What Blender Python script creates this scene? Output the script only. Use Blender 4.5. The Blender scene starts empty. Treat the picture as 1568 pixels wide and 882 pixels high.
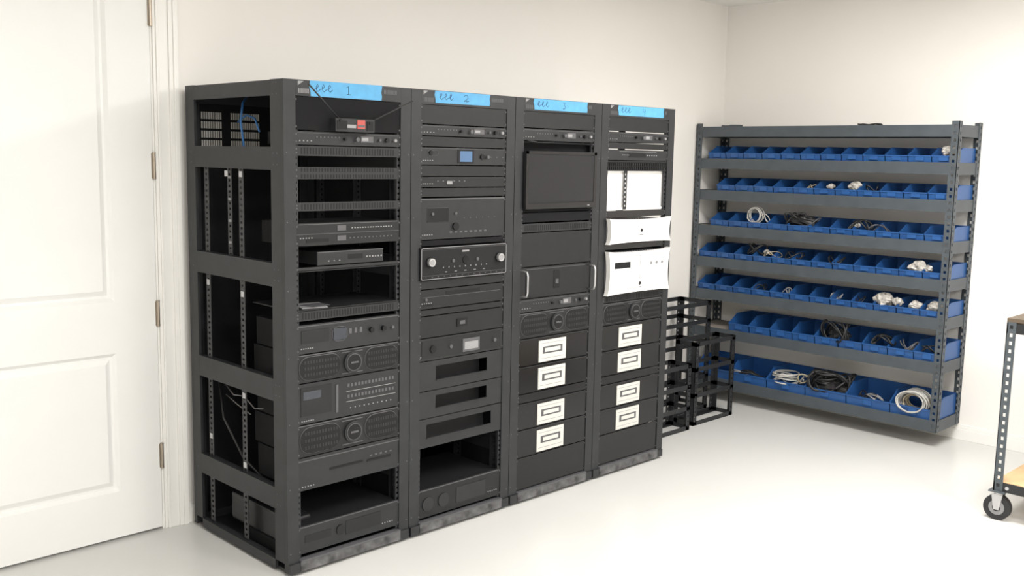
import bpy, math, random
from mathutils import Vector, Matrix
random.seed(7)
COL=bpy.context.scene.collection
# ------------------------------------------------------------------ materials
MATS={}
def mat(name,c,rough=0.5,metal=0.0,var=0.06,scale=8.0,bump=0.0,spec=0.5,emit=0,trans=0):
    m=bpy.data.materials.new(name); m.use_nodes=True
    nt=m.node_tree; b=nt.nodes["Principled BSDF"]
    tc=nt.nodes.new("ShaderNodeTexCoord"); n=nt.nodes.new("ShaderNodeTexNoise")
    n.inputs["Scale"].default_value=scale; n.inputs["Detail"].default_value=4
    nt.links.new(tc.outputs["Object"],n.inputs["Vector"])
    r=nt.nodes.new("ShaderNodeValToRGB")
    lo=[max(0,x*(1-var)) for x in c]; hi=[min(1,x*(1+var)) for x in c]
    r.color_ramp.elements[0].position=0.3; r.color_ramp.elements[1].position=0.7
    r.color_ramp.elements[0].color=(*lo,1); r.color_ramp.elements[1].color=(*hi,1)
    nt.links.new(n.outputs["Fac"],r.inputs["Fac"]); nt.links.new(r.outputs["Color"],b.inputs["Base Color"])
    b.inputs["Roughness"].default_value=rough; b.inputs["Metallic"].default_value=metal
    b.inputs["Specular IOR Level"].default_value=spec
    if trans: b.inputs["Transmission Weight"].default_value=trans
    if bump:
        bp=nt.nodes.new("ShaderNodeBump"); bp.inputs["Strength"].default_value=bump; bp.inputs["Distance"].default_value=0.002
        nt.links.new(n.outputs["Fac"],bp.inputs["Height"]); nt.links.new(bp.outputs["Normal"],b.inputs["Normal"])
    if emit:
        b.inputs["Emission Color"].default_value=(*c,1); b.inputs["Emission Strength"].default_value=emit
    MATS[name]=m; return m
mat("wall",(0.85,0.828,0.79),0.75,var=0.015,scale=2,bump=0.05)
mat("ceil",(0.86,0.85,0.83),0.9,var=0.02)
mat("floor",(0.62,0.618,0.60),0.27,var=0.025,scale=1.2,spec=0.45)
mat("trim",(0.84,0.83,0.80),0.4,var=0.01)
mat("door",(0.80,0.80,0.785),0.4,var=0.015,scale=3,bump=0.03)
mat("hinge",(0.36,0.31,0.25),0.35,0.8)
mat("rack",(0.020,0.021,0.023),0.45,var=0.15,scale=14,bump=0.1,spec=.4)
mat("rackworn",(0.075,0.075,0.077),0.5,var=0.8,scale=22)
mat("rail",(0.030,0.031,0.034),0.4,0.2)
mat("dark",(0.007,0.007,0.008),0.6,spec=.3)
mat("inner_shade",(0.007,0.007,0.008),0.8,spec=.2)  # near-black: shade inside the racks is put into the colour
mat("panel",(0.012,0.0125,0.0135),0.5,var=0.1,scale=20,spec=.35)
mat("panel2",(0.017,0.0178,0.0195),0.45,var=0.1,scale=20,spec=.4)
mat("gear",(0.010,0.010,0.0115),0.4,var=0.1,scale=20,spec=.4)
mat("gloss",(0.007,0.007,0.008),0.18,spec=.4)
mat("grey",(0.080,0.080,0.085),0.5)
mat("lgrey",(0.25,0.25,0.255),0.5)
mat("silver",(0.55,0.55,0.56),0.3,0.7)
mat("white",(0.76,0.75,0.73),0.22,var=0.02)
mat("plate",(0.55,0.545,0.51),0.5,var=0.03)
mat("tape",(0.085,0.31,0.54),0.65,var=0.08,scale=30)
mat("ink",(0.01,0.02,0.05),0.6)
mat("lcd",(0.07,0.14,0.26),0.3)
mat("lcdoff",(0.035,0.04,0.05),0.25)
mat("red",(0.40,0.07,0.06),0.4)
mat("shelf",(0.062,0.074,0.084),0.5,var=0.1,scale=12)
mat("board",(0.28,0.25,0.22),0.8,var=0.1,scale=10)
mat("bin",(0.020,0.088,0.27),0.4,var=0.08)
mat("wood",(0.62,0.42,0.22),0.55,var=0.2,scale=5)
mat("wooddark",(0.10,0.075,0.05),0.6,var=0.3,scale=6)
mat("rubber",(0.02,0.02,0.022),0.7)
mat("cblack",(0.012,0.012,0.013),0.5)
mat("cwhite",(0.50,0.49,0.46),0.5)
mat("cbeige",(0.36,0.31,0.22),0.6)
mat("bluecab",(0.03,0.14,0.36),0.45)
mat("bag",(0.44,0.415,0.38),0.25,var=0.5,scale=35,bump=0.6)
mat("screen",(0.014,0.014,0.016),0.3,var=0.05,spec=.3)
mat("lamp",(1,0.97,0.92),0.5,emit=3.0)
# ------------------------------------------------------------------ builder
class MB:
    def __init__(s,name): s.name=name; s.v=[]; s.f=[]; s.mi=[]; s.ms=[]; s.sm=[]
    def m(s,k):
        if k not in s.ms: s.ms.append(k)
        return s.ms.index(k)
    def add(s,vs,fs,k,smooth=False):
        o=len(s.v); s.v+= [tuple(v) for v in vs]; i=s.m(k)
        for f in fs: s.f.append(tuple(o+a for a in f)); s.mi.append(i); s.sm.append(smooth)
    def box(s,x0,x1,y0,y1,z0,z1,k):
        if x0>x1:x0,x1=x1,x0
        if y0>y1:y0,y1=y1,y0
        if z0>z1:z0,z1=z1,z0
        s.add([(x0,y0,z0),(x1,y0,z0),(x1,y1,z0),(x0,y1,z0),(x0,y0,z1),(x1,y0,z1),(x1,y1,z1),(x0,y1,z1)],
          [(0,3,2,1),(4,5,6,7),(0,1,5,4),(1,2,6,5),(2,3,7,6),(3,0,4,7)],k)
    def prism(s,pts,axis,a0,a1,k,smooth=False):
        def P(p,a):
            return {'x':(a,p[0],p[1]),'y':(p[0],a,p[1]),'z':(p[0],p[1],a)}[axis]
        n=len(pts); vs=[P(p,a0) for p in pts]+[P(p,a1) for p in pts]
        b0=tuple(range(n)); b1=tuple(range(n,2*n))
        fs=[b0[::-1], b1]
        for i in range(n):
            j=(i+1)%n
            fs.append((i,j,n+j,n+i))
        s.add(vs,fs,k,smooth)
    def cyl(s,c,r,l,axis,k,n=20,r2=None):
        r2=r if r2 is None else r2
        vs=[];ax='xyz'.index(axis);o=[i for i in range(3) if i!=ax]
        for h,rr in ((0,r),(l,r2)):
            for i in range(n):
                a=2*math.pi*i/n; p=list(c); p[o[0]]+=rr*math.cos(a); p[o[1]]+=rr*math.sin(a); p[ax]+=h; vs.append(p)
        fs=[tuple(range(n)),tuple(range(n,2*n))]+[(i,(i+1)%n,n+(i+1)%n,n+i) for i in range(n)]
        s.add(vs,fs,k)
    def tube(s,pts,r,k,n=6,closed=False):
        pts=[Vector(p) for p in pts]; N=len(pts); vs=[]; up=None
        for i,p in enumerate(pts):
            a=pts[(i-1)%N] if (closed or i>0) else p; b=pts[(i+1)%N] if (closed or i<N-1) else p
            t=(b-a)
            if t.length<1e-9: t=Vector((0,0,1))
            t.normalize()
            if up is None: up=t.orthogonal().normalized()
            up=(up-t*up.dot(t))
            if up.length<1e-6: up=t.orthogonal()
            up.normalize(); w=t.cross(up)
            for j in range(n):
                q=2*math.pi*j/n; vs.append(p+up*math.cos(q)*r+w*math.sin(q)*r)
        fs=[]
        for i in range(N if closed else N-1):
            i2=(i+1)%N
            for j in range(n): fs.append((i*n+j,i*n+(j+1)%n,i2*n+(j+1)%n,i2*n+j))
        if not closed: fs+= [tuple(range(n))[::-1],tuple((N-1)*n+j for j in range(n))]
        s.add(vs,fs,k,True)
    def lump(s,c,rx,ry,rz,k,seed=0,amp=0.25,n=14,m=9):
        rnd=random.Random(seed); ph=[rnd.uniform(0,6.28) for _ in range(8)]
        vs=[];fs=[]
        for i in range(m+1):
            th=math.pi*i/m
            for j in range(n):
                a=2*math.pi*j/n
                q=1+amp*(0.5*math.sin(3*a+ph[0]+2*th)+0.4*math.sin(5*a+ph[1])*math.sin(4*th+ph[2])+rnd.uniform(-0.4,0.4)*math.sin(th))
                vs.append((c[0]+rx*q*math.sin(th)*math.cos(a),c[1]+ry*q*math.sin(th)*math.sin(a),c[2]+rz*q*math.cos(th)))
        for i in range(m):
            for j in range(n): fs.append((i*n+j,(i+1)*n+j,(i+1)*n+(j+1)%n,i*n+(j+1)%n))
        s.add(vs,fs,k)
    def coil(s,c,R,r,k,turns=5,axis='x',seed=0,sp=0.008,fl=1.0):
        rnd=random.Random(seed); pts=[]
        N=turns*22
        pa=rnd.uniform(0,6)
        for i in range(N):
            a=2*math.pi*i/22; t=i/22
            rr=R*(1+0.10*math.sin(t*2.3+pa)+rnd.uniform(-.015,.015)); d=sp*math.sin(t*1.9+pa)*turns*0.5
            u,w=rr*math.cos(a),rr*math.sin(a)*fl
            p={'x':(d,u,w),'y':(u,d,w),'z':(u,w,d)}[axis]
            pts.append((c[0]+p[0],c[1]+p[1],c[2]+p[2]))
        s.tube(pts,r,k,5)
    def tangle(s,c,rx,ry,rz,r,k,n=30,seed=0):
        rnd=random.Random(seed); P=[rnd.uniform(0,6.28) for _ in range(6)]; pts=[]
        for i in range(n*5):
            t=i/5
            pts.append((c[0]+rx*math.sin(t*1.13+P[0])*math.cos(t*.31+P[3]),c[1]+ry*math.sin(t*.83+P[1]),c[2]+rz*math.sin(t*1.57+P[2])))
        s.tube(pts,r,k,5)
    def done(s,parent=None,bevel=0,recalc=True,seg=2):
        me=bpy.data.meshes.new(s.name)
        xs=[v[0] for v in s.v]; ys=[v[1] for v in s.v]; zs=[v[2] for v in s.v]
        o=Vector(((min(xs)+max(xs))/2,(min(ys)+max(ys))/2,min(zs)))
        me.from_pydata([(v[0]-o.x,v[1]-o.y,v[2]-o.z) for v in s.v],[],s.f)
        for k in s.ms: me.materials.append(MATS[k])
        for i,p in enumerate(me.polygons): p.material_index=s.mi[i]; p.use_smooth=s.sm[i]
        if recalc:
            import bmesh
            bm=bmesh.new(); bm.from_mesh(me); bmesh.ops.recalc_face_normals(bm,faces=bm.faces); bm.to_mesh(me); bm.free()
        me.update()
        ob=bpy.data.objects.new(s.name,me); COL.objects.link(ob); ob.location=o
        if parent:
            ob.parent=parent; ob.location=o-parent.location
        if bevel:
            b=ob.modifiers.new("bevel","BEVEL"); b.width=bevel; b.segments=seg; b.limit_method='ANGLE'
        return ob
def perf_strip(B,axis,a0,a1,y0,y1,z0,z1,k,pitch=0.032,hole=0.011,hw=0.4):
    """vertical flat strip with real rectangular holes; axis 'x': strip lies in the YZ plane (a=thickness in x)."""
    w=y1-y0; s=w*(1-hw)/2
    def bx(u0,u1,v0,v1):
        if axis=='x': B.box(a0,a1,u0,u1,v0,v1,k)
        else: B.box(u0,u1,a0,a1,v0,v1,k)
    bx(y0,y0+s,z0,z1); bx(y1-s,y1,z0,z1)
    z=z0; 
    while z<z1:
        bx(y0+s,y1-s,z,min(z+pitch-hole,z1)); z+=pitch
# ------------------------------------------------------------------ room
WX=5.84; WY=3.88; CH=2.615; X0=-2.2; Y0=-2.6
def slab(name,*a):
    B=MB(name); B.box(*a); return B.done()
slab("floor",X0-.1,WX+.1,Y0-.1,WY+.1,-0.1,0,"floor")
slab("ceiling",X0-.1,WX+.1,Y0-.1,WY+.1,CH,CH+.1,"ceil")
DX0,DX1,DH=0.88,1.79,2.44
B=MB("wall_back"); B.box(X0-.1,DX0-.012,WY,WY+.1,0,CH,"wall"); B.box(DX1+.012,WX+.1,WY,WY+.1,0,CH,"wall"); B.box(DX0-.012,DX1+.012,WY,WY+.1,DH+.012,CH,"wall"); B.done()
slab("wall_right",WX,WX+.1,Y0,WY,0,CH,"wall")
slab("wall_left",X0-.1,X0,Y0,WY,0,CH,"wall")
slab("wall_front",X0-.1,WX+.1,Y0-.1,Y0,0,CH,"wall")
def baseboard(name,p0,p1,axis,face,sgn):
    B=MB(name); h=0.09
    for d,z0,z1 in ((0.014,0,0.062),(0.010,0.062,0.078),(0.005,0.078,h)):
        if axis=='y': B.box(face,face+sgn*d,p0,p1,z0,z1,"trim")
        else: B.box(p0,p1,face,face+sgn*d,z0,z1,"trim")
    B.done(bevel=0.0015)
baseboard("baseboard_right",Y0,WY-.014,'y',WX,-1)
baseboard("baseboard_back",1.905,WX,'x',WY,-1)
baseboard("baseboard_left",Y0,WY-.02,'y',X0,1)
baseboard("baseboard_front",X0+.02,WX-.02,'x',Y0,1)
# door
B=MB("door_1"); yf=WY-0.008; yb=WY+0.035
st=0.172; PX0,PX1=DX0+st,DX1-st
zr=[0.012,0.205,0.775,0.985,2.24,DH]
B.box(DX0,PX0,yf,yb,0.012,DH,"door"); B.box(PX1,DX1,yf,yb,0.012,DH,"door")
B.box(PX0,PX1,yf,yb,zr[0],zr[1],"door"); B.box(PX0,PX1,yf,yb,zr[2],zr[3],"door"); B.box(PX0,PX1,yf,yb,zr[4],zr[5],"door")
def frust(B,x0,x1,z0,z1,y0,ins,y1,k):
    o=[(x0,y0,z0),(x1,y0,z0),(x1,y0,z1),(x0,y0,z1)]
    i=[(x0+ins,y1,z0+ins),(x1-ins,y1,z0+ins),(x1-ins,y1,z1-ins),(x0+ins,y1,z1-ins)]
    B.add(o+i,[(0,1,5,4),(1,2,6,5),(2,3,7,6),(3,0,4,7)],k)
for a,b in ((zr[1],zr[2]),(zr[3],zr[4])):
    frust(B,PX0,PX1,a,b,yf,0.014,yf+0.013,"door")
    frust(B,PX0+.014,PX1-.014,a+.014,b-.014,yf+.013,0.010,yf+.013,"door")
    frust(B,PX0+.024,PX1-.024,a+.024,b-.024,yf+.013,0.020,yf+.002,"door")
    B.add([(PX0+.044,yf+.002,a+.044),(PX1-.044,yf+.002,a+.044),(PX1-.044,yf+.002,b-.044),(PX0+.044,yf+.002,b-.044)],[(0,1,2,3)],"door")
door=B.done(recalc=False)
B=MB("hinge_set")
for z in (.32,.92,1.52,2.12):
    B.cyl((DX1+.003,yf-.006,z-.05),.0065,.10,'z',"hinge",12)
    B.box(DX1-.006,DX1+.014,yf-.003,yf+.001,z-.05,z+.05,"hinge")
    for q in (-.052,.05): B.cyl((DX1+.003,yf-.006,z+q),.008,.004,'z',"hinge",12)
B.done(parent=door)
B=MB("trim_1")
def casing(B,x0,x1,flip):
    w=x1-x0
    for a,b,d in [(0,.12,.012),(.12,.22,.018),(.22,.62,.014),(.62,.80,.021),(.80,1,.026)]:
        if flip: a,b=1-b,1-a
        B.box(x0+w*a,x0+w*b,WY-d,WY,0,DH+.02,"trim")
casing(B,DX1+.012,DX1+.112,False); casing(B,DX0-.112,DX0-.012,True)
for a,b,d in [(0,.12,.012),(.12,.22,.018),(.22,.62,.014),(.62,.80,.021),(.80,1,.026)]:
    B.box(DX0-.112,DX1+.112,WY-d,WY,DH+.02+.1*a,DH+.02+.1*b,"trim")
B.box(DX1+.003,DX1+.012,WY-.004,WY+.09,0,DH+.01,"trim"); B.box(DX0-.012,DX0-.003,WY-.004,WY+.09,0,DH+.01,"trim")
B.box(DX0-.012,DX1+.012,WY-.004,WY+.09,DH+.003,DH+.012,"trim")
B.box(DX0-.003,DX1+.003,WY+.036,WY+.09,0,DH+.003,"trim")
B.done(bevel=.002)
# ------------------------------------------------------------------ racks
RX=1.912; RW=0.577; RY0=3.093; RY1=3.825; RH=1.842
PO=0.050
def make_rack(k):
    x0=RX+k*RW; x1=x0+RW-.003
    B=MB("equipment_rack"); R="rack"
    for xa,sx in ((x0,1),(x1,-1)):
        fl=.088 if not(k==3 and sx<0) else .05
        B.box(xa,xa+sx*PO,RY0,RY0+.02,0.05,RH,R)
        B.box(xa,xa+sx*.012,RY0+.02,RY0+fl,0.05,RH,R)
        B.box(xa,xa+sx*PO,RY1-.02,RY1,0.05,RH,R)
        B.box(xa,xa+sx*.012,RY1-.07,RY1-.02,0.05,RH,R)
        for z0,z1 in ((0.012,.05),(.25,.333),(.665,.75),(1.095,1.182),(1.52,1.603),(1.785,RH-.006)):
            B.box(xa,xa+sx*.012,RY0+fl,RY1-.07,z0,z1,R)
            B.box(xa+sx*.012,xa+sx*.03,RY0+.088,RY1-.07,z1-.012,z1,R)
    B.box(x0+PO,x1-PO,RY0,RY0+.02,1.785,RH,R); B.box(x0+.012,x1-.012,RY0+.02,RY1-.02,RH-.006,RH,R)
    B.box(x0+PO,x1-PO,RY1-.02,RY1,1.775,RH,R)
    B.box(x0+.012,x1-.012,RY0+.03,RY1-.02,0.012,.02,R)
    B.box(x0+PO,x1-PO,RY0-.010,RY0+.03,0.014,.050,"rackworn")
    B.box(x0+.004,x0+PO,RY0-.008,RY0+.03,0.012,.050,R); B.box(x1-PO,x1-.004,RY0-.008,RY0+.03,0.012,.050,R)
    B.box(x0+PO,x1-PO,RY0-.012,RY0+.02,0.050,.058,"grey")
    B.box(x0,x1,RY1-.02,RY1,.012,.05,R)
    for fx in (x0+.04,x1-.04):
        for fy in (RY0+.04,RY1-.05): B.cyl((fx,fy,0),.018,.012,'z',"dark",12)
    for i in range(42):
        z=.09+i*.0415
        if i%6==0:
            for xa in (x0+.012,x1-.012): B.cyl((xa,RY0-.0006,z),.0028,.001,'y',"grey",8)
    for zc in (.29,.71,1.14,1.56,1.81):
        for dz in (-.02,.02):
            for yy in (RY0+.045,RY0+.07,RY1-.04): B.cyl((x0-.0006,yy,zc+dz),.003,.001,'x',"grey",8)
    rack=B.done(bevel=.0015)
    B=MB("mounting_rails")
    for xa in (x0+PO-.004,x1-PO-.012):
        perf_strip(B,'y',RY0+.008,RY0+.0205,xa,xa+.016,.06,1.783,"rail",pitch=.0222,hole=.009,hw=.5)
    zt=1.52 if k==0 else 1.78
    for yy in (3.17,3.42,3.69):
        for xa in (x0+.014,x1-.017):
            if k==3 and xa>x0+.1 and yy<3.2: continue
            perf_strip(B,'x',xa,xa+.003,yy-.017,yy+.017,.055,zt,"rail",pitch=.0222,hole=.010,hw=.40)
            B.box(xa,xa+(.014 if xa<x0+.1 else -.014),yy+.015,yy+.018,.055,zt,"rail")
    if k==0:
        perf_strip(B,'x',x0+.030,x0+.033,3.52,3.552,1.10,1.52,"rail",pitch=.0222,hole=.010,hw=.40)
        for i in range(5): B.box(x0+.029,x0+.030,3.525,3.545,1.14+i*.085,1.15+i*.085,"lgrey")
        for yy,z in ((3.42,1.50),(3.53,1.50),(3.18,1.505),(3.42,1.12),(3.18,1.06),(3.69,1.06),(3.42,1.04),(3.42,.64),(3.69,.42),(3.42,.36)):
            B.box(x0+.012,x0+.0135,yy-.012,yy+.010,z-.012,z+.010,"silver")
    B.done(parent=rack)
    B=MB("back_panel"); xa,xb=x0+.05,x1-.05; ya,yb=RY1-.012,RY1-.008
    if k==0:
        B.box(xa,xb,ya,yb,.05,1.785,"inner_shade")
        for ga,gb in ((1.972,2.075),(2.105,2.25)):
            n=int((gb-ga)/.0105)
            for r in range(4):
                for i in range(n): B.box(ga+i*.0105,ga+i*.0105+.006,ya-.003,ya,1.60+r*.038,1.60+r*.038+.028,"cwhite")  # pale bars paint in the bright wall showing through the vent slots
    elif k==3:
        B.box(xa,xb,ya,yb,.05,1.25,"inner_shade"); 
    else:
        B.box(xa,xb,ya,yb,.05,1.785,"inner_shade")
    B.done(parent=rack)
    B=MB("side_shade_panel")  # added sheet closing an open side, keeps the rack interior dark
    if k<3: B.box(x1-.0115,x1-.0095,RY0+.02,RY1-.02,.05,1.785,"inner_shade")
    else: B.box(x1-.0115,x1-.0095,RY0+.09,RY1-.02,.05,1.20,"inner_shade")
    B.done(parent=rack)
    return rack
racks=[make_rack(k) for k in range(4)]
GF=RY0+.004
def ox(k,u): return RX+k*RW+PO-.006+u*(RW-.003-2*PO+.012)
PAN=[MB("filler_panels") for _ in range(4)]
def filler(k,z0,z1,m="panel",vent=False):
    B=PAN[k]; g=.0012
    B.box(ox(k,0),ox(k,1),GF,GF+.004,z0+g,z1-g,m)
    for u in (.02,.98):
        for z in ((z0+.012,z1-.012) if z1-z0>.03 else ((z0+z1)/2,)): B.cyl((ox(k,u),GF-.002,z),.0032,.003,'y',"grey",8)
    if vent:
        h=z1-z0; rows=max(1,int(round(h/.03)))
        for r in range(rows):
            za=z0+h*(r+.18)/rows; zb=z0+h*(r+.82)/rows
            for i in range(34):
                u=.06+i*.88/34; B.box(ox(k,u),ox(k,u+.012),GF-.0006,GF,za,zb,"dark")
def rpts(xa,xb,za,zb,q):
    pts=[]
    for (cx,cz,s) in ((xb-q,zb-q,0),(xa+q,zb-q,1),(xa+q,za+q,2),(xb-q,za+q,3)):
        for i in range(6):
            an=math.pi/2*(s+i/5); pts.append((cx+q*math.cos(an),cz+q*math.sin(an)))
    return pts
def gear(name,k,z0,z1,m="panel",depth=.26,det=(),lip=.0,ears=True,u0=0,u1=1):
    B=MB(name); g=.0012
    yy=GF-lip
    B.box(ox(k,u0),ox(k,u1),yy,GF+.006,z0+g,z1-g,m)
    B.box(ox(k,max(u0,.03)),ox(k,min(u1,.97)),GF+.006,GF+depth,z0+.002,z1-.002,"inner_shade")
    H=z1-z0
    if ears:
        for u in (.018,.982):
            for z in ((z0+.012,z1-.012) if H>.03 else ((z0+z1)/2,)):
                B.cyl((ox(k,u),yy-.002,z),.0035,.003,'y',"grey",8)
    for d in det:
        t=d[0]
        if t=='b':
            _,a,b,c,e,p,mm=d; B.box(ox(k,a),ox(k,b),yy-p,yy+.001,z0+c*H,z0+e*H,mm)
        elif t=='k':
            _,u,v,r,l,mm=d; B.cyl((ox(k,u),yy-l,z0+v*H),r,l,'y',mm,20)
        elif t=='row':
            _,a,b,v,n,w,h,mm=d
            for i in range(n):
                uu=a+(b-a)*i/max(1,n-1); x=ox(k,uu); z=z0+v*H
                B.box(x-w/2,x+w/2,yy-.0015,yy+.001,z-h/2,z+h/2,mm)
        elif t in('o','or'):
            _,a,b,c,e,r,mm=d
            xa,xb,za,zb=ox(k,a),ox(k,b),z0+c*H,z0+e*H; q=min(xb-xa,zb-za)*(.45 if t=='o' else .06)
            B.tube([(p[0],yy-.001,p[1]) for p in rpts(xa,xb,za,zb,q)],r,mm,6,True)
        elif t=='pp':
            _,a,b,c,e,p,mm=d
            xa,xb,za,zb=ox(k,a),ox(k,b),z0+c*H,z0+e*H; q=min(xb-xa,zb-za)*.45
            B.prism(rpts(xa,xb,za,zb,q),'y',yy-p,yy+.001,mm)
    return B.done(parent=racks[k])
def brand(v=.25,u=.06,n=6): return ('row',u,u+.10,v,n,.005,.004,"lgrey")
def line(a,b,v,m="grey",h=.03): return ('b',a,b,v,v+h,.0008,m)
one_u=[brand(.3,.05,4),line(.03,.97,.85),('k',.45,.5,.006,.01,"dark"),('k',.56,.5,.008,.012,"grey"),('b',.60,.72,.3,.75,.002,"grey"),('b',.61,.67,.4,.65,.003,"lgrey"),('k',.78,.5,.005,.008,"grey"),('k',.85,.5,.008,.01,"dark"),('k',.93,.5,.006,.01,"lgrey"),('row',.2,.4,.6,7,.006,.005,"grey")]
# ---- rack 1
k=0
filler(k,1.665,1.785,"inner_shade")  # dark sheet stands in for the shade of an open bay
gear("rack_power_conditioner",k,1.612,1.662,"panel2",.2,one_u)
filler(k,1.572,1.610,"panel2",True)
filler(k,1.488,1.534,"panel2",True)
filler(k,1.372,1.406,"panel2",True)
gear("equalizer",k,1.245,1.330,"panel",.25,[brand(.35,.05,5),line(.02,.98,.92),line(.02,.98,.5,"grey",.02),('b',.38,.46,.62,.85,.002,"grey"),('b',.38,.46,.18,.4,.002,"grey"),('row',.52,.9,.72,16,.006,.004,"lgrey"),('row',.5,.9,.28,12,.006,.004,"grey"),('b',.1,.3,.15,.3,.002,"dark")])
filler(k,1.155,1.168,"panel2")
gear("set_top_box",k,1.170,1.222,"panel2",.2,[brand(.3,.30,3),('b',.48,.62,.35,.7,.001,"dark"),('row',.66,.8,.45,6,.006,.006,"lgrey"),line(.2,.82,.92,"grey",.06)],ears=False,u0=.2,u1=.82)
filler(k,.968,1.005,"panel2",True); 
B=MB("rack_shelf"); B.box(ox(k,0),ox(k,1),GF,GF+.3,1.006,1.010,"panel"); B.box(ox(k,0),ox(k,1),GF,GF+.3,1.150,1.154,"panel"); B.done(parent=racks[0])
B=MB("papers"); B.prism([(2.0,3.12),(2.10,3.10),(2.14,3.22),(2.04,3.24)],'z',1.0105,1.013,"lgrey"); B.prism([(2.05,3.115),(2.13,3.13),(2.12,3.2),(2.03,3.19)],'z',1.0135,1.015,"grey"); B.done(parent=racks[0])
gear("power_conditioner",k,.845,.955,"panel2",.3,[('b',.05,.30,.35,.8,.002,"panel"),('b',.34,.46,.35,.75,.004,"lcdoff"),('o',.33,.47,.30,.80,.0015,"grey"),('row',.5,.6,.6,3,.012,.02,"grey"),('k',.7,.55,.010,.012,"dark"),('k',.82,.55,.010,.012,"dark"),('k',.91,.55,.006,.01,"grey"),brand(.18,.05,6),line(.02,.98,.92),('row',.06,.28,.55,9,.006,.012,"grey")])
def curved_amp(k,z0,z1):
    s=min(1,(z1-z0)/.1)
    B_=[('pp',.03,.40,.10,.90,.004,"dark"),('o',.03,.40,.10,.90,.0020,"grey"),('pp',.64,.97,.10,.90,.004,"dark"),('o',.64,.97,.10,.90,.0020,"grey"),
      ('k',.52,.5,.042*s,.010,"panel2"),('k',.52,.5,.034*s,.013,"grey"),('k',.52,.5,.031*s,.014,"dark"),('b',.485,.555,.47,.53,.016,"grey"),line(.02,.98,.95,"grey"),line(.42,.62,.86,"grey"),line(.42,.62,.10,"grey")]
    for i in range(12):
        for v in (.28,.5,.72):
            B_+= [('b',.07+i*.026,.085+i*.026,v-.05,v+.05,.0048,"panel2"),('b',.67+i*.024,.684+i*.024,v-.05,v+.05,.0048,"panel2")]
    return gear("power_amplifier",k,z0,z1,"panel",.32,B_)
curved_amp(k,.735,.843)
gear("audio_processor",k,.578,.733,"panel2",.3,[('b',.04,.32,.2,.9,.002,"panel"),('b',.06,.22,.6,.8,.003,"lcdoff"),('row',.06,.28,.42,8,.01,.008,"grey"),('row',.06,.28,.28,8,.01,.008,"grey"),('b',.36,.38,.15,.85,.003,"grey"),('row',.48,.92,.78,14,.009,.012,"grey"),('row',.48,.92,.5,14,.009,.012,"grey"),line(.46,.95,.62,"lgrey",.012),line(.46,.95,.36,"lgrey",.012),('row',.5,.9,.2,10,.005,.004,"lgrey"),brand(.08,.05,6)])
curved_amp(k,.452,.576)
gear("disc_player",k,.322,.450,"panel2",.3,[line(.02,.98,.88),('b',.3,.62,.45,.52,.002,"dark"),brand(.12,.05,5),('b',.66,.9,.42,.5,.002,"dark"),('row',.7,.9,.6,5,.01,.006,"grey")])
gear("subwoofer_amplifier",k,.075,.185,"panel2",.35,[brand(.25,.82,5),('row',.1,.28,.5,4,.03,.03,"panel"),line(.02,.98,.93,"grey"),('k',.4,.5,.02,.005,"panel"),('b',.45,.8,.25,.75,.002,"panel")])
B=MB("wireless_receiver"); xa,xb=ox(0,.32),ox(0,.68)
B.box(xa,xb,3.062,3.20,1.664,1.712,"panel2"); B.box(xa+.006,xa+.05,3.060,3.062,1.672,1.704,"dark")
B.box(xa+.095,xa+.13,3.0595,3.062,1.676,1.708,"red"); B.box(xa+.098,xa+.127,3.0585,3.0595,1.682,1.690,"grey"); B.box(xa+.14,xb-.006,3.060,3.062,1.670,1.704,"dark"); B.box(xa+.05,xa+.09,3.0605,3.062,1.678,1.690,"lgrey")
B.tube([(xa+.02,3.07,1.71),(1.975,3.03,1.825)],.0030,"cblack"); B.tube([(xb-.02,3.07,1.70),(2.452,3.04,1.790)],.0030,"cblack")
B.cyl((xa+.02,3.058,1.704),.006,.012,'y',"dark",10); B.cyl((xb-.02,3.058,1.698),.006,.012,'y',"dark",10)
B.done(parent=racks[0])
# ---- rack 2
k=1
filler(k,1.708,1.785,"panel")
gear("rack_power_conditioner",k,1.662,1.706,"panel2",.2,one_u)
filler(k,1.618,1.660,"panel")
gear("network_media_player",k,1.546,1.616,"panel2",.25,[('b',.42,.60,.12,.9,.003,"dark"),('b',.44,.58,.2,.82,.004,"lcd"),('k',.70,.5,.011,.006,"dark"),('k',.76,.5,.007,.01,"grey"),('k',.12,.68,.009,.006,"dark"),('o',.09,.20,.55,.85,.001,"grey"),brand(.25,.04,5),('row',.8,.95,.5,3,.01,.004,"grey"),line(.02,.98,.94)])
filler(k,1.500,1.544,"panel")
gear("equalizer",k,1.455,1.498,"panel",.25,[brand(.35,.04,5),('row',.2,.5,.6,6,.008,.006,"grey"),line(.1,.96,.9),('b',.3,.36,.3,.6,.002,"lgrey")])
filler(k,1.416,1.453,"panel")
gear("av_processor",k,1.243,1.412,"panel2",.3,[('b',.09,.32,.42,.76,.003,"dark"),('or',.09,.32,.42,.76,.001,"grey"),('k',.40,.30,.016,.008,"dark"),('k',.40,.62,.006,.006,"grey"),('row',.5,.86,.5,6,.004,.004,"grey"),('k',.14,.62,.006,.008,"grey"),('row',.12,.28,.52,4,.01,.006,"lgrey"),brand(.12,.04,5),('row',.35,.75,.16,8,.014,.007,"grey"),line(.02,.98,.96)])
filler(k,1.217,1.241,"inner_shade")
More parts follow.
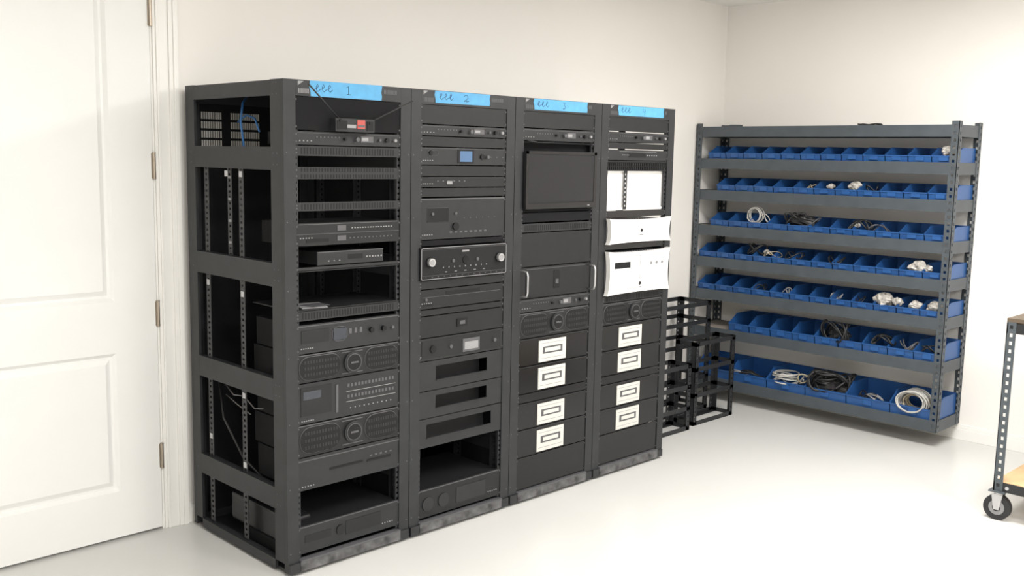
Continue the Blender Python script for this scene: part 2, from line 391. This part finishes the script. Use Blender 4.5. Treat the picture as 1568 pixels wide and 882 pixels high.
gear("av_receiver",k,1.078,1.214,"dark",.3,[('or',.01,.99,.03,.97,.0014,"lgrey"),('or',.015,.985,.14,.92,.0007,"grey"),('k',.10,.55,.021,.006,"dark"),('k',.10,.55,.017,.018,"silver"),('k',.10,.55,.012,.019,"lgrey"),('k',.90,.55,.021,.006,"dark"),('k',.90,.55,.017,.018,"silver"),('k',.90,.55,.012,.019,"lgrey"),('b',.46,.54,.80,.85,.002,"lgrey"),('row',.25,.75,.36,9,.004,.006,"lgrey"),('row',.28,.72,.22,5,.012,.003,"lgrey"),('row',.06,.94,.09,14,.006,.003,"grey"),('k',.5,.55,.016,.003,"gloss"),('k',.36,.55,.007,.004,"grey"),('k',.64,.55,.007,.004,"grey")],lip=.012,ears=False)
filler(k,1.040,1.076,"panel")
gear("disc_player",k,.958,1.038,"panel",.25,[brand(.3,.04,5),line(.05,.95,.6,"grey",.02),('b',.30,.70,.66,.85,.001,"dark"),('b',.05,.16,.15,.3,.001,"dark"),('k',.08,.5,.006,.006,"grey")])
filler(k,.930,.956,"panel")
gear("volume_controller",k,.838,.928,"panel",.2,[('b',.43,.55,.35,.72,.004,"dark"),('b',.46,.52,.45,.62,.006,"grey")])
gear("power_amplifier",k,.742,.836,"panel2",.3,[('b',.04,.96,.1,.9,.002,"panel"),('k',.16,.5,.016,.008,"dark"),('o',.12,.20,.3,.72,.001,"grey"),('k',.36,.5,.008,.008,"grey"),('b',.50,.70,.15,.75,.004,"grey"),('b',.52,.68,.25,.6,.005,"lgrey"),('k',.88,.5,.008,.01,"grey"),brand(.2,.03,4)])
for z0,z1,a,b in ((.615,.740,.20,.80),(.498,.613,.20,.80),(.372,.496,.10,.86)):
    B=PAN[k]; zc=z0+(z1-z0)*.34; zd=z0+(z1-z0)*.80
    B.box(ox(k,0),ox(k,a),GF,GF+.004,z0+.001,z1-.001,"panel2"); B.box(ox(k,b),ox(k,1),GF,GF+.004,z0+.001,z1-.001,"panel2")
    B.box(ox(k,a),ox(k,b),GF,GF+.004,z0+.001,zc,"panel2"); B.box(ox(k,a),ox(k,b),GF,GF+.004,zd,z1-.001,"panel2")
    B.box(ox(k,a),ox(k,b),GF+.05,GF+.054,z0,z1,"dark")
    B.box(ox(k,a),ox(k,b),GF-.004,GF,zc-.004,zc,"panel2")
gear("subwoofer_amplifier",k,.070,.195,"panel",.35,[brand(.25,.84,5),line(.02,.98,.93,"grey"),('k',.12,.45,.03,.004,"panel2"),('k',.30,.45,.03,.004,"panel2"),('b',.45,.8,.2,.75,.002,"panel2")])
# ---- rack 3
k=2
filler(k,1.713,1.785,"panel")
gear("rack_power_conditioner",k,1.657,1.711,"panel2",.2,one_u)
B=MB("cable"); B.tube([(3.13,3.085,1.658),(3.2,3.085,1.650),(3.3,3.084,1.652)],.003,"cblack"); B.done(parent=racks[2])
B=MB("computer_monitor")
xa,xb=ox(2,.02),ox(2,.99); za,zb=1.355,1.612
B.box(xa,xb,3.078,3.092,za,zb,"panel")
B.box(xa+.018,xb-.018,3.0765,3.078,za+.030,zb-.016,"screen")
B.box(xa,xb,3.074,3.078,za,za+.026,"gloss"); B.box(xb-.06,xb-.045,3.0735,3.074,za+.010,za+.014,"lgrey")
B.box(xa,xb,3.075,3.078,zb-.014,zb,"gloss"); B.box(xa,xa+.016,3.075,3.078,za,zb,"gloss"); B.box(xb-.016,xb,3.075,3.078,za,zb,"gloss")
B.box(xa+.15,xb-.15,3.092,3.13,za+.05,zb-.05,"panel")
B.done(bevel=.001)
filler(k,1.645,1.655,"inner_shade"); 
filler(k,1.340,1.352,"inner_shade"); filler(k,1.295,1.338,"inner_shade")
B=MB("monitor_bracket"); B.box(ox(2,0),ox(2,1),GF+.034,GF+.038,1.30,1.655,"inner_shade"); B.box(ox(2,0),ox(2,1),GF,GF+.2,1.296,1.300,"panel"); B.done(parent=racks[2])
filler(k,1.250,1.290,"panel2",True)
filler(k,1.095,1.248,"panel")
gear("rack_computer",k,.951,1.093,"gear",.35,[('b',.09,.91,.08,.92,.003,"panel"),('b',.46,.54,.25,.85,.005,"dark"),('b',.48,.52,.40,.55,.007,"grey"),line(.09,.91,.92,"grey",.02),brand(.2,.12,3),('row',.14,.4,.45,6,.02,.004,"dark"),('row',.6,.88,.45,6,.02,.004,"dark")])
hb=MB("handles")
for u in (.03,.97):
    x=ox(2,u); hb.tube([(x,3.095,.965),(x,3.062,.968),(x,3.056,.985),(x,3.056,1.06),(x,3.062,1.077),(x,3.095,1.08)],.0042,"silver",8)
hb.done(parent=racks[2])
gear("equalizer",k,.888,.949,"panel2",.25,one_u)
curved_amp(k,.768,.886)
def plate_amp(k,z0,z1):
    return gear("subwoofer_amplifier",k,z0,z1,"gloss",.32,[('b',.28,.655,.06,.86,.004,"plate"),('b',.33,.605,.36,.62,.005,"grey"),('b',.36,.575,.42,.56,.006,"plate"),('b',.30,.635,.74,.755,.0045,"lgrey"),('b',.30,.635,.18,.195,.0045,"lgrey"),line(.02,.98,.96,"panel2")])
for z0,z1 in ((.640,.766),(.513,.638),(.345,.468),(.215,.343)): plate_amp(k,z0,z1)
filler(k,.470,.511,"gloss"); filler(k,.062,.213,"gloss")
# ---- rack 4
k=3
filler(k,1.717,1.785,"panel")
gear("rack_power_conditioner",k,1.664,1.715,"panel2",.2,one_u)
filler(k,1.632,1.662,"panel")
gear("set_top_box",k,1.578,1.630,"panel2",.22,[brand(.5,.25,5),('b',.35,.62,.3,.7,.002,"dark"),line(.2,.8,.8,"lgrey"),('row',.65,.8,.5,5,.006,.006,"lgrey")])
B=MB("perforated_panel"); B.box(ox(k,0),ox(k,1),GF,GF+.003,1.566,1.576,"panel"); B.box(ox(k,0),ox(k,1),GF,GF+.003,1.526,1.532,"panel"); B.box(ox(k,0),ox(k,1),GF,GF+.003,1.547,1.551,"panel")
for i in range(33):
    u=i/32*.976; B.box(ox(k,u),ox(k,u+.016),GF,GF+.003,1.53,1.57,"panel")
B.done(parent=racks[3])
B=MB("white_blank_panel")
B.box(ox(k,.0),ox(k,.985),GF+.022,GF+.026,1.335,1.528,"white")
B.box(ox(k,.0),ox(k,.985),GF+.014,GF+.022,1.335,1.345,"white"); B.box(ox(k,.972),ox(k,.985),GF+.014,GF+.022,1.345,1.528,"white")
perf_strip(B,'y',GF+.010,GF+.013,3.838,3.862,1.338,1.528,"rack",pitch=.022,hole=.009,hw=.45)
B.done(parent=racks[3])
filler(k,1.300,1.334,"gloss")
def white_amp(k,z0,z1,disp):
    B=MB("white_amplifier"); xa,xb=ox(k,-.01),ox(k,1.01); H=z1-z0
    pts=[]; n=16
    def edge(t): return .016*(math.sin(math.pi*t))**.6
    for i in range(n+1): t=i/n; pts.append((xa+edge(t),z0+H*t))
    for i in range(1,n):
        t=i/n; pts.append((xa+(xb-xa)*t,z1-.010*math.sin(math.pi*t)**.5))
    for i in range(n+1): t=1-i/n; pts.append((xb-edge(t),z0+H*t))
    for i in range(1,n):
        t=1-i/n; pts.append((xa+(xb-xa)*t,z0+.006*math.sin(math.pi*t)**.5))
    B.prism(pts,'y',3.060,3.085,"white")
    q=[((p[0]-(xa+xb)/2)*.90+(xa+xb)/2,(p[1]-(z0+z1)/2)*.80+(z0+z1)/2) for p in pts]
    B.tube([(p[0],3.0597,p[1]) for p in q],.0010,"lgrey",4,True)
    B.box(ox(k,.04),ox(k,.96),3.085,3.42,z0+.008,z1-.012,"lgrey")
    for i in range(20): B.box(ox(k,.08+i*.042),ox(k,.10+i*.042),3.10,3.40,z1-.012,z1-.008,"grey")
    xm=(xa+xb)/2
    zl=z0+H*(.5 if not disp else .22)
    B.cyl((xm,3.057,zl),.009,.004,'y',"grey",16); B.cyl((xm,3.056,zl),.005,.002,'y',"dark",12)
    for i in range(5): B.box(xm-.014+i*.006,xm-.010+i*.006,3.0590,3.060,z0+H*(.3 if not disp else .12),z0+H*(.34 if not disp else .14),"grey")
    if disp:
        B.box(xa+.05,xa+.17,3.0588,3.060,z0+H*.60,z0+H*.74,"dark"); B.box(xm-.001,xm+.001,3.0593,3.060,z0+H*.32,z0+H*.88,"grey")
        for i in range(3): B.cyl((xb-.16+i*.045,3.057,z0+H*.67),.008,.004,'y',"lgrey",14); B.cyl((xb-.16+i*.045,3.0565,z0+H*.67),.003,.001,'y',"grey",10)
    return B.done(bevel=.004,seg=3)
white_amp(k,1.172,1.298,False)
filler(k,1.142,1.170,"gloss")
white_amp(k,.922,1.138,True)
filler(k,.880,.918,"panel2",True)
curved_amp(k,.768,.878)
for z0,z1 in ((.640,.766),(.513,.638),(.345,.468),(.215,.343)): plate_amp(k,z0,z1)
filler(k,.470,.511,"gloss"); filler(k,.062,.213,"gloss")
for k in range(4): PAN[k].done(parent=racks[k])
# ---- tape labels with handwriting + top vents
def stroke(B,pts,y,k="ink",r=.0012): B.tube([(p[0],y,p[1]) for p in pts],r,k,4)
for k,(a,b) in enumerate(((.111,.432),(.120,.422),(.111,.468),(.117,.477))):
    x0=RX+k*RW; xa,xb=x0+a,x0+b; y=RY0-.0008
    B=MB("painters_tape"); zt=RH+.001 if k==0 else RH-.001; zb=1.786 if k==0 else 1.793
    pts=[(xa+.003,zb),(xb-.002,zb+.001),(xb,zb+.015),(xb-.003,zb+.03),(xb+.001,zt),(xa,zt-.001),(xa-.003,zb+.03),(xa+.002,zb+.014)]
    B.prism(pts,'y',y,RY0-.0001,"tape")
    zc=(zt+zb)/2
    for i in range(3):
        c=xa+.03+i*.026
        stroke(B,[(c-.008,zc-.002),(c+.002,zc+.004),(c+.006,zc+.011),(c+.001,zc+.015),(c-.004,zc+.006),(c-.002,zc-.006),(c+.004,zc-.010),(c+.014,zc-.002)],y)
    c=xa+(xb-xa)*(.52 if k==0 else .55); 
    D=[[(-.008,.010),(0,.016),(0,-.014),(-.008,-.014),(.010,-.014)],
       [(-.010,.008),(-.004,.014),(.008,.012),(.009,.003),(-.004,-.010),(-.010,-.012),(-.006,-.006),(.004,-.012),(.014,-.009)],
       [(-.007,.014),(.006,.013),(-.001,.003),(.007,-.003),(.004,-.012),(-.007,-.013)],
       [(-.006,.014),(-.008,0),(.008,0),(.006,.014),(.006,-.015)]][k]
    stroke(B,[(c+p[0]*1.1,zc+p[1]) for p in D],y)
    B.done(parent=racks[k])
    B=MB("vent_slots")
    for i in range(9):
        xx=x0+.062+i*.0058
        if xx<xa-.006: B.box(xx,xx+.003,RY0-.0005,RY0,1.795,1.812,"lgrey" if k==0 else "grey")
    for i in range(20):
        xx=xb+.01+i*.0058
        if xx<x0+.50: B.box(xx,xx+.003,RY0-.0005,RY0,1.812,1.828,"grey")
    B.prism([(x0+.060,1.822),(x0+.085,1.838),(x0+.060,1.838)],'y',RY0-.0006,RY0,"lgrey")
    B.done(parent=racks[k])
B=MB("hanging_cables")
B.tube([(2.04,3.56,1.80),(1.985,3.50,1.77),(1.975,3.50,1.70),(1.985,3.50,1.62),(1.99,3.5,1.56)],.0045,"bluecab")
B.tube([(2.02,3.6,1.70),(2.0,3.5,1.725),(1.99,3.42,1.71),(1.985,3.38,1.66)],.004,"bluecab")
B.tube([(2.0,3.7,.62),(1.98,3.6,.60),(1.97,3.5,.615),(1.97,3.42,.58),(1.975,3.3,.6)],.0025,"lgrey")
B.tube([(2.0,3.7,.58),(1.97,3.55,.57),(1.97,3.45,.55)],.002,"lgrey")
B.tube([(1.975,3.25,.95),(1.965,3.24,.85),(1.975,3.26,.78)],.0025,"bluecab")
B.tube([(1.97,3.70,.65),(1.955,3.64,.5),(1.965,3.5,.36),(1.99,3.35,.28)],.005,"cblack")
B.done(parent=racks[0])
B=MB("power_supply"); B.box(1.96,2.06,3.16,3.60,.085,.20,"gear"); B.cyl((1.965,3.22,.14),.05,.02,'x',"panel",20); B.box(1.965,2.05,3.2,3.5,.02,.085,"inner_shade"); B.done(parent=racks[0],bevel=.01)
# ------------------------------------------------------------------ wall storage shelf
SX0,SX1,SY0,SY1=5.515,5.838,2.165,3.862
B=MB("metal_shelving_unit"); S="shelf"
TZ=[1.805,1.600,1.395,1.165,.955,.740,.490,.157]
PW=.042
for yy,s in ((SY0,1),(SY1,-1)):
    for xx,t in ((SX0,1),(SX1,-1)):
        ya,yb=(yy,yy+PW) if s>0 else (yy-PW,yy)
        perf_strip(B,'x',min(xx,xx+t*.003),max(xx,xx+t*.003),ya,yb,.095,1.825,S,pitch=.038,hole=.016,hw=.34)
        xa,xb=(xx,xx+PW) if t>0 else (xx-PW,xx)
        perf_strip(B,'y',min(yy,yy+s*.003),max(yy,yy+s*.003),xa,xb,.095,1.825,S,pitch=.038,hole=.016,hw=.34)
for i,z in enumerate(TZ):
    h=.066
    B.box(SX0+.0035,SX0+.006,SY0+.004,SY1-.004,z-h,z,S); B.box(SX0+.006,SX0+.02,SY0+.004,SY1-.004,z-h,z-h+.003,S); 
    B.box(SX0+.006,SX0+.012,SY0+.004,SY1-.004,z-.022,z-.018,S)
    B.box(SX1-.006,SX1-.0035,SY0+.004,SY1-.004,z-h,z,S)
    for yy in (SY0+.0035,SY1-.0065): B.box(SX0+.006,SX1-.006,yy,yy+.003,z-h,z,S)
    B.box(SX0+.006,SX1-.006,SY0+.007,SY1-.007,z-.018,z-.004,"board")
    for yc in (2.6,3.0,3.4): B.box(SX0+.01,SX1-.01,yc-.015,yc+.015,z-.04,z-.019,S)
    for yy in (SY0+.012,SY0+.03,SY1-.012,SY1-.03):
        for dz in (-.05,-.015): B.cyl((SX0-.002,yy,z+dz),.005,.003,'x',"grey",8)
shelfu=B.done()
def bin_(B,y0,y1,zb,h,xf,xb,fh=.55):
    t=.0025;k="bin"; y0+=.0015;y1-=.0015
    B.box(xf+.01,xb,y0,y1,zb,zb+t,k)
    B.box(xb-t,xb,y0,y1,zb,zb+h,k)
    B.prism([(xf,zb+h*fh),(xf+.012,zb+h*fh+.0),(xf+.012+t,zb),(xf+.010,zb)],'y',y0,y1,k)
    B.box(xf-.004,xf+.004,y0,y1,zb+h*fh-.006,zb+h*fh,k)
    D=xb-xf
    prof=[(xf+.010,zb),(xb,zb),(xb,zb+h),(xf+D*.32,zb+h),(xf+D*.22,zb+h*.80),(xf,zb+h*fh)]
    for ya in (y0,y1-t): B.prism(prof,'y',ya,ya+t,k)
    for ya,yb in ((y0-.0012,y0+t+.001),(y1-t-.001,y1+.0012)): B.box(xf+D*.32,xb,ya,yb,zb+h-.005,zb+h,k)
    B.box(xf-.001,xf+.003,(y0+y1)/2-.025,(y0+y1)/2+.025,zb+h*.15,zb+h*.42,k)
rows=[(1,12,3.775,.085),(2,11,3.70,.085),(3,11,3.74,.085),(4,12,3.815,.085),(5,12,3.815,.085),(6,9,3.56,.105),(7,6,3.80,.125)]
for lv,n,yh,h in rows:
    B=MB("plastic_storage_bins"); zb=TZ[lv]-.004; w=(yh-(SY0+.012))/n
    for i in range(n): bin_(B,SY0+.012+i*w,SY0+.012+(i+1)*w,zb,h,SX0+.012,SX1-.03,.48)
    B.done(parent=shelfu)
B=MB("cables_and_parts"); 
def Z(l): return TZ[l]
def bag(y,l,s=.05,seed=1,dx=.07,dz=.07,k="bag"): B.lump((SX0+dx,y,Z(l)+dz),s*.9,s*1.15,s*.75,k,seed,.35)
bag(2.235,1,.034,3,.06,.06)
bag(2.93,2,.020,5,.08,.05); bag(2.77,2,.034,6,.07,.055); B.tangle((SX0+.07,3.05,Z(2)+.04),.04,.04,.015,.004,"cbeige",9,4); B.tangle((SX0+.07,2.66,Z(2)+.045),.04,.04,.02,.004,"cblack",12,104)
B.coil((SX0+.05,3.42,Z(3)+.08),.048,.0030,"cwhite",5,'x',3,.010); B.tangle((SX0+.07,3.37,Z(3)+.065),.04,.04,.025,.003,"cwhite",9,5)
B.tangle((SX0+.05,3.13,Z(3)+.075),.05,.06,.035,.005,"cblack",24,8); B.lump((SX0+.07,3.10,Z(3)+.06),.05,.08,.035,"cblack",9,.4); B.tangle((SX0+.06,3.08,Z(3)+.06),.05,.08,.025,.004,"grey",12,11)
B.tangle((SX0+.06,2.72,Z(3)+.06),.05,.06,.028,.005,"cblack",16,12); B.tangle((SX0+.06,2.60,Z(3)+.05),.05,.05,.02,.003,"grey",12,13); bag(2.74,3,.018,14,.06,.06)
B.tangle((SX0+.06,3.40,Z(4)+.075),.05,.06,.03,.005,"cblack",18,15); B.tangle((SX0+.06,3.30,Z(4)+.05),.05,.05,.018,.003,"cbeige",9,16); bag(3.34,4,.018,17,.07,.06); B.tangle((SX0+.06,3.14,Z(4)+.055),.05,.05,.02,.004,"cblack",12,18)
bag(2.36,4,.042,19,.06,.055); bag(2.30,4,.025,20,.05,.05)
B.tangle((SX0+.06,2.86,Z(4)+.05),.05,.05,.02,.004,"cblack",12,41)
for i,(y,k) in enumerate(((3.37,"cblack"),(3.18,"lgrey"),(2.84,"lgrey"),(2.70,"cblack"))): B.tangle((SX0+.07,y,Z(5)+.045),.04,.035,.018,.0035,k,10,20+i)
bag(2.54,5,.050,31,.06,.06); bag(2.46,5,.028,32,.05,.06); bag(2.36,5,.032,33,.06,.05); bag(2.25,5,.036,34,.06,.055)
B.tangle((SX0+.05,2.83,Z(6)+.085),.06,.09,.055,.006,"cblack",30,35); B.lump((SX0+.08,2.82,Z(6)+.06),.05,.07,.035,"cblack",36,.4)
B.tangle((SX0+.06,2.53,Z(6)+.075),.05,.06,.025,.005,"cblack",16,37); B.tangle((SX0+.06,2.38,Z(6)+.065),.05,.05,.025,.004,"grey",14,38); B.tangle((SX0+.06,2.26,Z(6)+.06),.05,.04,.02,.004,"cblack",12,39)
B.tangle((SX0+.07,3.42,Z(7)+.05),.06,.08,.02,.005,"cblack",16,40); B.tangle((SX0+.07,3.5,Z(7)+.045),.05,.06,.018,.0035,"lgrey",9,42)
B.coil((SX0+.08,3.16,Z(7)+.075),.075,.0040,"cwhite",6,'z',43,.010); B.tangle((SX0+.07,3.10,Z(7)+.07),.05,.07,.03,.0035,"cwhite",9,44)
B.tangle((SX0+.07,3.00,Z(7)+.09),.05,.05,.03,.005,"cbeige",10,45)
B.tangle((SX0+.08,2.85,Z(7)+.10),.08,.12,.055,.008,"cblack",40,46); B.lump((SX0+.10,2.85,Z(7)+.06),.08,.11,.055,"cblack",47,.4); B.coil((SX0+.08,2.88,Z(7)+.12),.07,.006,"cblack",4,'z',48,.015)
B.tangle((SX0+.07,2.58,Z(7)+.05),.06,.07,.02,.004,"lgrey",12,49); B.tangle((SX0+.08,2.62,Z(7)+.05),.06,.06,.02,.005,"cblack",14,50)
B.coil((SX0+.06,2.325,Z(7)+.080),.080,.0045,"cwhite",8,'x',51,.014,.75); B.coil((SX0+.08,2.32,Z(7)+.075),.062,.0045,"cbeige",6,'x',52,.014,.75); B.coil((SX0+.07,2.33,Z(7)+.08),.072,.0045,"lgrey",5,'x',53,.014,.78)
B.done(parent=shelfu)
B=MB("loose_hardware"); B.tangle((SX0+.15,2.75,TZ[0]+.006),.05,.08,.006,.005,"cblack",12,60); B.box(SX0+.1,SX0+.16,3.62,3.68,TZ[0]-.003,TZ[0]+.015,"shelf"); B.done(parent=shelfu)
# ------------------------------------------------------------------ small open frame racks
def open_frame(x0,x1,y0,y1,h,bars):
    B=MB("open_frame_rack"); k="rack"; w=.034
    for xx,s in ((x0,1),(x1,-1)):
        for yy,t in ((y0,1),(y1,-1)):
            xa,xb=(xx,xx+w) if s>0 else (xx-w,xx)
            perf_strip(B,'y',min(yy,yy+t*.003),max(yy,yy+t*.003),xa,xb,0,h,k,pitch=.03,hole=.010,hw=.30)
            ya,yb=(yy,yy+w) if t>0 else (yy-w,yy)
            B.box(xx,xx+s*.003,ya,yb,0,h,k)
    for z in bars:
        for yy in (y0,y1-.003): B.box(x0,x1,yy,yy+.003,z,z+.026,k)
        for xx in (x0,x1-.003): B.box(xx,xx+.003,y0,y1,z,z+.026,k)
    B.box(x0,x1,y0,y0+.03,0,.004,k);B.box(x0,x1,y1-.03,y1,0,.004,k)
    return B.done()
open_frame(4.87,5.29,3.35,3.50,.51,(0.0,.17,.33,.484))
open_frame(4.30,4.79,3.32,3.47,.40,(0.0,.12,.25,.374))
open_frame(4.80,5.32,3.56,3.80,.70,(0.0,.2,.42,.56,.674))
# ------------------------------------------------------------------ cart
cx0,cx1,cy0,cy1=4.60,5.20,.55,1.535
B=MB("utility_cart"); k="rack"
for xx,s in ((cx0,1),(cx1,-1)):
    for yy,t in ((cy0,1),(cy1,-1)):
        ya,yb=(yy,yy+.04) if t>0 else (yy-.04,yy); xa,xb=(xx,xx+.04) if s>0 else (xx-.04,xx)
        perf_strip(B,'x',min(xx,xx+s*.003),max(xx,xx+s*.003),ya,yb,.135,.905,"shelf",pitch=.036,hole=.016,hw=.36)
        perf_strip(B,'y',min(yy,yy+t*.003),max(yy,yy+t*.003),xa,xb,.135,.905,"shelf",pitch=.036,hole=.016,hw=.36)
        cx_,cy_=(xa+xb)/2,(ya+yb)/2
        B.box(cx_-.035,cx_+.035,cy_-.035,cy_+.035,.131,.136,"shelf")
        B.cyl((cx_,cy_,.118),.020,.014,'z',"silver",16)
        for q in (-.021,.018): B.prism([(cy_-.024,.120),(cy_+.024,.120),(cy_+.012,.048),(cy_-.012,.048)],'x',cx_+q,cx_+q+.003,"silver")
        B.cyl((cx_-.015,cy_,.058),.058,.030,'x',"rubber",36)
        B.cyl((cx_-.0165,cy_,.058),.034,.033,'x',"lgrey",24); B.cyl((cx_-.0175,cy_,.058),.018,.035,'x',"rubber",18); B.cyl((cx_-.024,cy_,.058),.009,.048,'x',"silver",12)
for z0,z1,wd in ((.135,.178,"wood"),(.855,.900,"wooddark")):
    B.box(cx0+.003,cx0+.006,cy0,cy1,z0,z1,k); B.box(cx1-.006,cx1-.003,cy0,cy1,z0,z1,k)
    B.box(cx0,cx1,cy0+.003,cy0+.006,z0,z1,k); B.box(cx0,cx1,cy1-.006,cy1-.003,z0,z1,k)
    B.box(cx0+.006,cx1-.006,cy0+.006,cy1-.006,z1-.016,z1+.003,wd)
B.box(cx0+.0,cx1-.0,cy0,cy1,.905,.922,"wooddark")
for yy in (cy1-.06,cy1-.15): B.cyl((cx0-.004,yy,.157),.008,.006,'x',"silver",10)
B.done()
# ------------------------------------------------------------------ ceiling lamps
def troffer(x,y,w,l,pw):
    B=MB("ceiling_light"); B.box(x-w/2,x+w/2,y-l/2,y+l/2,CH-.012,CH-.004,"lamp"); 
    for a in ((x-w/2-.02,x-w/2,y-l/2-.02,y+l/2+.02),(x+w/2,x+w/2+.02,y-l/2-.02,y+l/2+.02),(x-w/2,x+w/2,y-l/2-.02,y-l/2),(x-w/2,x+w/2,y+l/2,y+l/2+.02)): B.box(*a,CH-.018,CH,"trim")
    B.done()
    L=bpy.data.lights.new("tube_light","AREA"); L.shape='RECTANGLE'; L.size=w; L.size_y=l; L.energy=pw; L.color=(1,.975,.945)
    o=bpy.data.objects.new("tube_light",L); COL.objects.link(o); o.location=(x,y,CH-.03)
troffer(4.1,1.5,.6,1.2,74); troffer(1.4,1.0,.6,1.2,56); troffer(3.0,-1.0,.6,1.2,74); troffer(0.0,-1.2,.6,1.2,62)
# ------------------------------------------------------------------ world, camera
w=bpy.data.worlds.new("world"); bpy.context.scene.world=w; w.use_nodes=True
w.node_tree.nodes["Background"].inputs[0].default_value=(1,.98,.95,1); w.node_tree.nodes["Background"].inputs[1].default_value=.3
r=Vector((.7122,-.7017,.0194)).normalized(); f=Vector((.6975,.7045,-.1308)); f=(f-r*f.dot(r)).normalized(); u=r.cross(f)
cam=bpy.data.cameras.new("camera"); co=bpy.data.objects.new("camera",cam); COL.objects.link(co)
M=Matrix(((r.x,u.x,-f.x,0),(r.y,u.y,-f.y,0),(r.z,u.z,-f.z,1.583),(0,0,0,1))); co.matrix_world=M
cam.sensor_width=36; cam.lens=34.87; cam.clip_start=.05
bpy.context.scene.camera=co
vs=bpy.context.scene.view_settings; vs.view_transform='Standard'; vs.look='None'; vs.exposure=0.12
